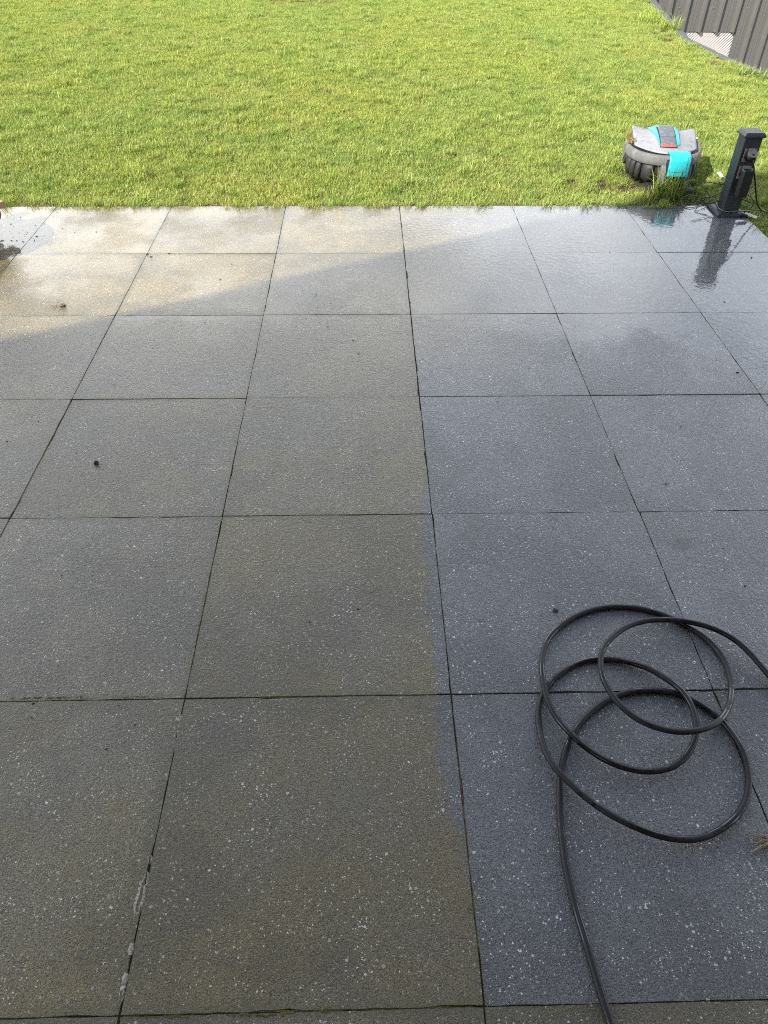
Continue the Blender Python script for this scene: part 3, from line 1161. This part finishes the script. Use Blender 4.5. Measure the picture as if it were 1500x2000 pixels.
# springy coil of black boundary wire round the back of the post
wp = []
for k in range(40):
    t = k / 39
    a = math.pi * 0.15 + t * 2 * math.pi * 2.2
    rr_ = 0.115 + 0.02 * math.sin(k * 1.3)
    wp.append(Vector((PX + 0.015 + rr_ * 1.1 * math.cos(a), PYY + 0.085 + rr_ * 0.75 * math.sin(a), 0.055 + 0.045 * math.sin(a * 0.5 + 1) + 0.012 * math.sin(3 * a))))
wp = [Vector((PX - 0.115, PYY + 0.08, -0.01)), Vector((PX - 0.118, PYY + 0.075, 0.03))] + wp + \
     [Vector((PX + 0.115, PYY + 0.02, 0.07)), Vector((PX + 0.125, PYY + 0.0, 0.02)), Vector((PX + 0.10, PYY - 0.02, 0.0))]
mb = MB()
mb.tube(spline(wp, 3), .0021, 6)
wc = mb.build('wire_coil', MAT_BLACK, smooth=True)
tag(wc, 'springy coil of thin black wire in the grass behind the power post', 'wire')

mb = MB()
c = G(1407, 341, .03)
M_ = Matrix.Translation(c) @ Euler((math.radians(35), 0.1, 0.7)).to_matrix().to_4x4()
mb.box((-.018, -.018, -.001), (.018, .018, .001), M=M_)
cd = mb.build('white_card', MAT_WHITE, bevel=.0004)
tag(cd, 'small white square card stuck in the grass left of the power post', 'card')

# ------------------------------------------------------------------ robot mower
MAT_SHELL = worn('weathered_grey_shell', (0.235, 0.24, 0.255), 0.6, 0.2, 18, (0.13, 0.125, 0.115), 0.65)
MAT_SHROUD = worn('mud_stained_grey_shroud', (0.10, 0.101, 0.102), 0.7, 0.25, 14, (0.21, 0.20, 0.18), 0.7)
MAT_CYAN = worn('cyan_plastic', (0.012, 0.36, 0.42), 0.4, 0.08, 30, (0.06, 0.19, 0.20), 0.5)
MAT_PANEL = worn('slate_panel', (0.085, 0.092, 0.105), 0.55, 0.2, 30, (0.20, 0.205, 0.215), 0.6)
MAT_RED = worn('red_button', (0.34, 0.075, 0.05), 0.45, 0.1, 30)
MAT_DARKP = worn('dark_muddy_plastic', (0.010, 0.010, 0.010), 0.6, 0.3, 30, (0.035, 0.031, 0.025), 0.4)
MAT_TYRE = worn('tyre_rubber', (0.015, 0.015, 0.015), 0.8, 0.3, 30, (0.09, 0.07, 0.05), 0.5)

mow = empty('robot_mower', (MOW_X, MOW_Y, 0), MOW_RZ)
tag(mow, 'weathered grey robot lawn mower with cyan stripes parked on the grass edge', 'robot mower')


def plan(sc, z, n=48, dy=0.0):
    pts_ = []
    for k in range(n):
        a = 2 * math.pi * k / n
        c_, s_ = math.cos(a), math.sin(a)
        hw_ = 0.208
        hl_ = 0.235 if s_ < 0 else 0.27
        ex_ = 0.82 if s_ < 0 else 0.62
        xx_ = hw_ * sc * math.copysign(abs(c_) ** ex_, c_)
        yy_ = hl_ * sc * math.copysign(abs(s_) ** (0.92 if s_ < 0 else 0.7), s_) + dy
        tilt = -0.02 * (yy_ / 0.25)       # shroud drops a little to the rear, nose up
        pts_.append(Vector((xx_, yy_, z + tilt * 0.0)))
    return pts_


m_ = MB()
m_.loft([plan(.80, .022), plan(.86, .03), plan(.91, .07), plan(.92, .118)])
m_.build('chassis', MAT_DARKP, mow, smooth=False)
m_ = MB()
m_.loft([plan(.93, .113), plan(.975, .110), plan(1.0, .118), plan(1.0, .135), plan(.988, .152), plan(.965, .165), plan(.94, .167), plan(.915, .158), plan(.89, .140)], cap0=False, cap1=True)
m_.build('shroud', MAT_SHROUD, mow, smooth=True)


def lid_p(u, v, off=0.0):
    """u -1..1 across, v 0 front .. 1 back"""
    yf = -0.222 + 0.150 * abs(u) ** 2.1
    yb = 0.135 + 0.050 * abs(u) ** 2.0 - 0.03 * max(0, abs(u) - .88) / .12
    wv = 0.176 * (1 - 0.03 * (1 - v))
    x_ = u * wv
    y_ = yf + (yb - yf) * v
    z_ = 0.176 + 0.020 * math.sin(min(1, v * 1.15) * math.pi * 0.5) - 0.006 * (1 - v) * u * u
    z_ += 0.016 * max(0, v - 0.35) * abs(u) ** 3 * 1.5           # upturned rear corners
    z_ += 0.010 * (1 - u * u) * (1 - (2 * v - 1) ** 2)
    z_ += 0.022 * math.exp(-(u / 0.42) ** 4) * (v ** 0.7)         # spine
    return Vector((x_, y_, z_ + off))


m_ = MB()
m_.grid(lambda a, b: lid_p(2 * a - 1, b), 28, 20)
m_.build('lid', MAT_SHELL, mow, smooth=True, solid=0.006)


def strip(name, mat, f0, f1, v0, v1, off, solid, nu=6, nv=16):
    m2 = MB()
    def fn(a, b):
        v = v0 + (v1 - v0) * b
        u0, u1 = f0(b), f1(b)
        return lid_p(u0 + (u1 - u0) * a, v, off + 0.0)
    m2.grid(fn, nu, nv)
    return m2.build(name, mat, mow, smooth=True, solid=solid)


strip('cyan_stripe', MAT_CYAN, lambda b: -0.30 - 0.22 * b ** 1.2, lambda b: -0.262 - 0.03 * b, 0.20, 0.985, 0.0075, 0.008)
strip('cyan_stripe', MAT_CYAN, lambda b: 0.262 + 0.03 * b, lambda b: 0.36 + 0.08 * b, 0.20, 0.985, 0.0075, 0.008)
strip('cyan_rim', MAT_CYAN, lambda b: -0.285, lambda b: 0.285, 0.93, 1.0, 0.0085, 0.009, 12, 3)
strip('panel_bed', MAT_DARKP, lambda b: -0.262, lambda b: 0.262, 0.13, 0.94, 0.0055, 0.008, 10, 14)
strip('display_hatch', MAT_PANEL, lambda b: -0.240, lambda b: 0.240, 0.435, 0.915, 0.012, 0.012, 10, 14)
strip('keypad_panel', MAT_PANEL, lambda b: -0.240, lambda b: 0.240, 0.205, 0.405, 0.0105, 0.010, 10, 8)
strip('stop_button', MAT_RED, lambda b: -0.255, lambda b: 0.255, 0.135, 0.19, 0.0095, 0.010, 10, 6)
# bumper ribs under the nose
for k, (a, wd) in enumerate([(-2.72, .020), (-2.50, .018), (-2.28, .018), (-1.96, .034), (-1.57, .036), (-1.18, .034), (-.86, .018), (-.64, .018), (-.42, .020)]):
    c_, s_ = math.cos(a), math.sin(a)
    bx = 0.208 * .93 * math.copysign(abs(c_) ** .82, c_)
    by = 0.235 * .93 * math.copysign(abs(s_) ** .92, s_)
    m2 = MB()
    Mx = Matrix.Translation((bx, by, 0)) @ Matrix.Rotation(math.atan2(by, bx * 1.2) + math.pi / 2, 4, 'Z')
    rings = []
    for zz, ww, dd in ((.026, .55, .006), (.032, .85, .012), (.060, 1, .018), (.095, 1, .016), (.114, .9, .008)):
        rings.append([Mx @ Vector((wd * ww * math.cos(t), dd * math.sin(t) , zz)) for t in [2 * math.pi * q / 12 for q in range(12)]])
    m2.loft(rings)
    m2.build('bumper_rib', MAT_DARKP, mow, smooth=True)
for sx in (-1, 1):
    m2 = MB()
    m2.tube([(sx * .140, .17, .068), (sx * .186, .17, .068)], .068, 28)
    wh = m2.build('wheel', MAT_TYRE, mow, bevel=.006)
    m2 = MB()
    m2.tube([(sx * .186, .17, .068), (sx * .191, .17, .068)], .040, 20)
    m2.build('hub', MAT_PANEL, wh, bevel=.003)
    m2 = MB()
    m2.tube([(sx * .07 - .012, -.13, .024), (sx * .07 + .012, -.13, .024)], .028, 16)
    m2.build('caster', MAT_TYRE, mow, bevel=.004)

# charging dock in front of it
dock = empty('charging_dock', (MOW_X - 0.002, MOW_Y - 0.268, 0), math.radians(-6))
tag(dock, 'charging dock with dark arms and a bright cyan cap at the front of the mower', 'charging dock')
m_ = MB()
m_.box((-.12, -.03, -.012), (.12, .30, .016))
m_.build('base_plate', MAT_DARKP, dock, bevel=.006)
for sx in (-1, 1):
    m_ = MB()
    prof = [(-.040, .0), (-.018, .115), (.006, .130), (.030, .120), (.036, .0)]
    xa_, xb_ = sx * .055, sx * .078
    vs = [(xa_, y_, z_) for y_, z_ in prof] + [(xb_, y_, z_) for y_, z_ in prof]
    m_.add(vs, [(0, 1, 2, 3, 4), (9, 8, 7, 6, 5)] + [(i, i + 5, (i + 1) % 5 + 5, (i + 1) % 5) for i in range(5)])
    m_.build('arm', MAT_SHROUD, dock, bevel=.004)
m_ = MB()
m_.box((-.052, -.022, .0), (.052, .034, .150))
m_.build('tower', MAT_DARKP, dock, bevel=.004)
prof = [(.050, .183), (.012, .188), (-.022, .180), (-.036, .162), (-.042, .122), (-.046, .086)]


def cap_fn(w, off):
    def fn(a, b):
        k = b * (len(prof) - 1)
        i = min(int(k), len(prof) - 2)
        f = k - i
        y_ = prof[i][0] + (prof[i + 1][0] - prof[i][0]) * f
        z_ = prof[i][1] + (prof[i + 1][1] - prof[i][1]) * f
        ww = w * (1.0 if b < .45 else 1.0 - 0.06 * (b - .45))
        return Vector(((2 * a - 1) * ww, y_ - off * 0.9, z_ + off * 0.5))
    return fn


m_ = MB()
m_.grid(cap_fn(.056, 0), 10, 30)
m_.build('cap', MAT_CYAN, dock, smooth=True, solid=.008)
m_ = MB()
cf = cap_fn(.038, .007)
m_.grid(lambda a, b: cf(a, .42 + .46 * b), 8, 14)
m_.build('cap_panel', MAT_CYAN, dock, smooth=False, solid=.006)

# dried clippings caught on the mower's left flank
V, F, C = [], [], []
rgc = random.Random(5)
for k in range(420):
    t = rgc.random()
    lx = -0.184 + rgc.uniform(-.016, .026)
    ly = -0.05 + 0.20 * t
    pz = 0.160 + rgc.uniform(0, .026)
    o_ = len(V)
    a = rgc.uniform(0, 6.28)
    L = rgc.uniform(.02, .05)
    dz = rgc.uniform(-.4, .4) * L * .5
    w = .0022
    dx_, dy_ = math.cos(a) * L / 2, math.sin(a) * L / 2
    V += [(lx - dx_ - dy_ / L * w * 2, ly - dy_ + dx_ / L * w * 2, pz - dz), (lx - dx_ + dy_ / L * w * 2, ly - dy_ - dx_ / L * w * 2, pz - dz), (lx + dx_, ly + dy_, pz + dz)]
    F.append((o_, o_ + 1, o_ + 2))
    c = rgc.choice([(0.42, 0.30, 0.12), (0.36, 0.25, 0.10), (0.48, 0.38, 0.18), (0.22, 0.2, 0.08)])
    C += [(*c, 1)] * 3
clip = bpy.data.objects.new('grass_clippings', blade_mesh('grass_clippings', V, F, C))
COL.objects.link(clip)
clip.location = (MOW_X, MOW_Y, 0)
clip.rotation_euler = (0, 0, MOW_RZ)
tag(clip, 'dry straw coloured grass clippings lying under the left edge of the mower lid', 'clippings', kind='stuff')


# long grass left standing by the dock and kerb
def long_tuft(x_, y_, seed, cnt, rad, h0, h1, pal, label, wid=.0042):
    V, F, C = [], [], []
    blade_set((V, F), C, random.Random(seed), cnt, rad, h0, h1, wid, pal, 1.0)
    o_ = bpy.data.objects.new('grass_clump', blade_mesh('grass_clump', V, F, C))
    COL.objects.link(o_)
    o_.location = (x_, y_, -0.016)
    tag(o_, label, 'grass clump')


c = G(1302, 386)
long_tuft(c.x, c.y, 3, 300, .085, .06, .20, DARK + GREEN[:3] + [(0.22, .27, .06)], 'tall dark green grass clump in front of the cyan mower dock')
c = G(1252, 390)
long_tuft(c.x, c.y, 4, 130, .06, .04, .085, GREEN + YELLOW, 'bright green grass clump left of the tall one by the dock')
c = G(1268, 42)
long_tuft(c.x, c.y, 5, 140, .12, .06, .16, GREEN[:4], 'tall grass clump at the lawn edge near the far end of the fence', .006)
c = G(1308, 55)
long_tuft(c.x, c.y, 6, 130, .12, .06, .18, GREEN[:3] + YELLOW[:2], 'wispy grass clump leaning over the kerb beside the mesh screen', .005)
c = G(1474, 146)
long_tuft(c.x, c.y, 8, 200, .16, .03, .09, [(.15, .24, .06), (.22, .29, .09)], 'pale leafy weed clump at the kerb under the right fence panel', .009)

# ------------------------------------------------------------------ low round stand just outside the left edge
MAT_WOOD = worn('weathered_wood', (0.34, 0.23, 0.15), 0.75, 0.25, 14, (0.45, 0.36, 0.28), 0.4)
MAT_WOODD = worn('dark_stained_top', (0.07, 0.055, 0.045), 0.7, 0.25, 14)
SX, SY, SZ = -1.928, 3.353, 0.150
stand = empty('plant_stand', (SX, SY, 0))
tag(stand, 'low wooden stand with plank ends just entering at the left patio edge', 'stand')
m_ = MB()
m_.loft([[Vector((.259 * math.cos(t), .259 * math.sin(t), z_)) for t in [2 * math.pi * k / 64 for k in range(64)]] for z_ in (SZ - .018, SZ)])
m_.build('round_top', MAT_WOODD, stand, bevel=.003)
ang = math.atan2(.82, .57)
ud = Vector((.57, .82, 0)).normalized()
sd = Vector((ud.y, -ud.x, 0))
for tip in ((-1.746, 3.636), (-1.856, 3.704)):
    t_ = Vector((tip[0] - SX, tip[1] - SY, 0))
    along = t_.dot(ud)
    side = t_.dot(sd) - .028
    Mx = Matrix.Rotation(math.atan2(ud.y, ud.x), 4, 'Z')
    m_ = MB()
    m_.box((-.33, -side - .030, SZ - .050), (along, -side + .030, SZ - .0205), M=Mx)
    m_.build('plank', MAT_WOOD, stand, bevel=.002)
Mx = Matrix.Rotation(math.atan2(ud.y, ud.x) - math.pi / 2, 4, 'Z')
for off, lx_ in ((-.04, .10), (.16, .0)):
    m_ = MB()
    m_.box((-.30, off - .03, SZ - .082), (lx_, off + .03, SZ - .0505), M=Mx)
    m_.build('cross_plank', MAT_WOOD, stand, bevel=.002)
for a in (0.6, 2.2, 3.7, 5.3):
    m_ = MB()
    m_.tube([(.17 * math.cos(a), .17 * math.sin(a), 0.001), (.17 * math.cos(a), .17 * math.sin(a), SZ - .083)], .02, 12)
    m_.build('foot', MAT_WOOD, stand)

# ------------------------------------------------------------------ small debris
MAT_DEBRIS = worn('dark_leaf_bits', (0.022, 0.019, 0.014), 0.8, 0.5, 200)
MAT_CLOD = worn('soil_clod', (0.055, 0.042, 0.030), 0.9, 0.5, 150, (0.25, 0.21, 0.15), 0.5)
MAT_STRAW = worn('dry_straw', (0.24, 0.20, 0.14), 0.7, 0.3, 100)


def flake(mbx, c, size, rg, zlift=.0015):
    n_ = rg.randint(5, 7)
    a0 = rg.uniform(0, 6.28)
    asp = rg.uniform(.2, .6)
    ph = rg.uniform(0, 3.14)
    pts_ = []
    for k in range(n_):
        a = a0 + 2 * math.pi * k / n_
        r_ = size * rg.uniform(.6, 1.1)
        x_, y_ = r_ * math.cos(a), r_ * asp * math.sin(a)
        pts_.append(Vector((c.x + x_ * math.cos(ph) - y_ * math.sin(ph), c.y + x_ * math.sin(ph) + y_ * math.cos(ph), zlift + rg.uniform(0, size * .18))))
    top = Vector((c.x, c.y, zlift + size * rg.uniform(.1, .3)))
    bot = [Vector((p_.x, p_.y, .0006)) for p_ in pts_]
    o_ = len(mbx.v)
    mbx.add(pts_ + bot + [top], [(k, (k + 1) % n_, 2 * n_) for k in range(n_)] + [(n_ + k, n_ + (k + 1) % n_, (k + 1) % n_, k) for k in range(n_)])


rgd = random.Random(17)
mb = MB()
for (px, py, s) in [(288, 497, .012), (295, 502, .010), (330, 495, .008), (45, 472, .010), (53, 454, .009), (72, 462, .010), (67, 469, .010), (21, 438, .008), (40, 425, .006),
                    (5, 470, .012), (22, 470, .008), (33, 470, .007), (70, 440, .008), (146, 455, .010), (188, 453, .008), (122, 446, .006), (620, 600, .006), (700, 690, .007),
                    (430, 546, .008), (690, 665, .008), (400, 630, .006), (870, 1010, .005), (1300, 945, .007), (1330, 833, .007), (1440, 728, .008),
                    (1305, 945, .005), (1455, 1145, .005), (172, 1283, .004), (455, 1070, .004), (120, 1125, .003), (1085, 735, .004), (700, 1190, .005), (605, 1215, .004),
                    (208, 1463, .004), (65, 1374, .006), (62, 1402, .004), (264, 1416, .005), (232, 1378, .004), (158, 1361, .005), (530, 1615, .004), (735, 1490, .003), (1415, 590, .008), (1468, 503, .008)]:
    flake(mb, G(px, py), s * .75, rgd)
for k in range(150):
    px = rgd.gauss(600, 45)
    py = 545 + (px - 530) * 0.55 + rgd.gauss(0, 20)
    flake(mb, G(px, py), rgd.uniform(.001, .0038) * (rgd.random() ** .6), rgd, .0006)
for k in range(120):
    px, py = rgd.uniform(0, 1500), rgd.uniform(415, 1960)
    flake(mb, G(px, py), rgd.uniform(.001, .0028) * (1 + (py < 900) * .8), rgd, .0006)
for k in range(40):
    px, py = rgd.uniform(0, 105), rgd.uniform(418, 480)
    flake(mb, G(px, py), rgd.uniform(.0015, .004), rgd, .0008)
deb = mb.build('leaf_litter', MAT_DEBRIS)
tag(deb, 'scattered dark leaf and soil crumbs on the wet slabs', 'litter', kind='stuff')


def clod(name, c, size, mat, label, cat, seed, flatten=.6):
    bm = bmesh.new()
    bmesh.ops.create_icosphere(bm, subdivisions=3, radius=size)
    for v in bm.verts:
        k = 1 + .45 * mnoise.noise(v.co * (2.2 / size) + Vector((seed, 0, 0))) + .2 * mnoise.noise(v.co * (6 / size))
        v.co *= k
        v.co.z = max(v.co.z * flatten, -size * .25)
    me = bpy.data.meshes.new(name)
    bm.to_mesh(me)
    bm.free()
    me.materials.append(mat)
    o_ = bpy.data.objects.new(name, me)
    COL.objects.link(o_)
    o_.location = (c.x, c.y, size * .25)
    tag(o_, label, cat)
    return o_


clod('soil_clod', G(123, 598), .011, MAT_CLOD, 'small brown soil clod with root hairs on the sunlit slab at left', 'soil clod', 1)
clod('dark_crumb', G(188, 905), .0072, MAT_DEBRIS, 'round black crumb lying on the shaded slab at left', 'crumb', 2, .8)
clod('dark_pebble', G(1085, 1193), .0062, MAT_DEBRIS, 'flat dark pebble on the slab above the hose coil', 'pebble', 3, .4)
clod('brown_leaf', G(1262, 254, .03), .018, worn('rust_leaf', (0.42, 0.16, 0.05), .8, .3, 60), 'rust brown leaf lying on the grass just behind the mower', 'leaf', 6, .3)
clod('white_petal', G(1361, 261, .03), .014, MAT_WHITE, 'white petal on the grass right behind the mower', 'petal', 8, .35)


def fibres(name, c, cnt, L, spread, label, cat, seed, ang0=0, fan=3.14):
    rg_ = random.Random(seed)
    m2 = MB()
    for _ in range(cnt):
        a = ang0 + rg_.uniform(-fan, fan)
        l = L * rg_.uniform(.5, 1.2)
        s0 = Vector((c.x + rg_.uniform(-spread, spread), c.y + rg_.uniform(-spread, spread), rg_.uniform(.001, .006)))
        e0 = s0 + Vector((math.cos(a) * l, math.sin(a) * l, rg_.uniform(-.001, .008)))
        mid_ = (s0 + e0) / 2 + Vector((rg_.uniform(-.1, .1) * l, rg_.uniform(-.1, .1) * l, .004))
        e0.z = max(e0.z, .0012)
        m2.tube([s0, mid_, e0], [.0009, .0008, .0003], 5)
    o_ = m2.build(name, MAT_STRAW)
    tag(o_, label, cat)


fibres('root_hairs', G(112, 599), 14, .035, .018, 'tangle of dry root hairs beside the soil clod on the sunlit slab', 'roots', 2)
fibres('dry_grass_wisp', G(1506, 1643), 26, .055, .008, 'wisp of dry grass lying at the right edge of the slabs below the hose', 'dry grass', 4, math.pi, .45)
fibres('straw_stalk', G(722, 1157), 1, .042, 0, 'single pale straw stalk on the algae covered slab in the middle', 'straw', 9, .9, .05)
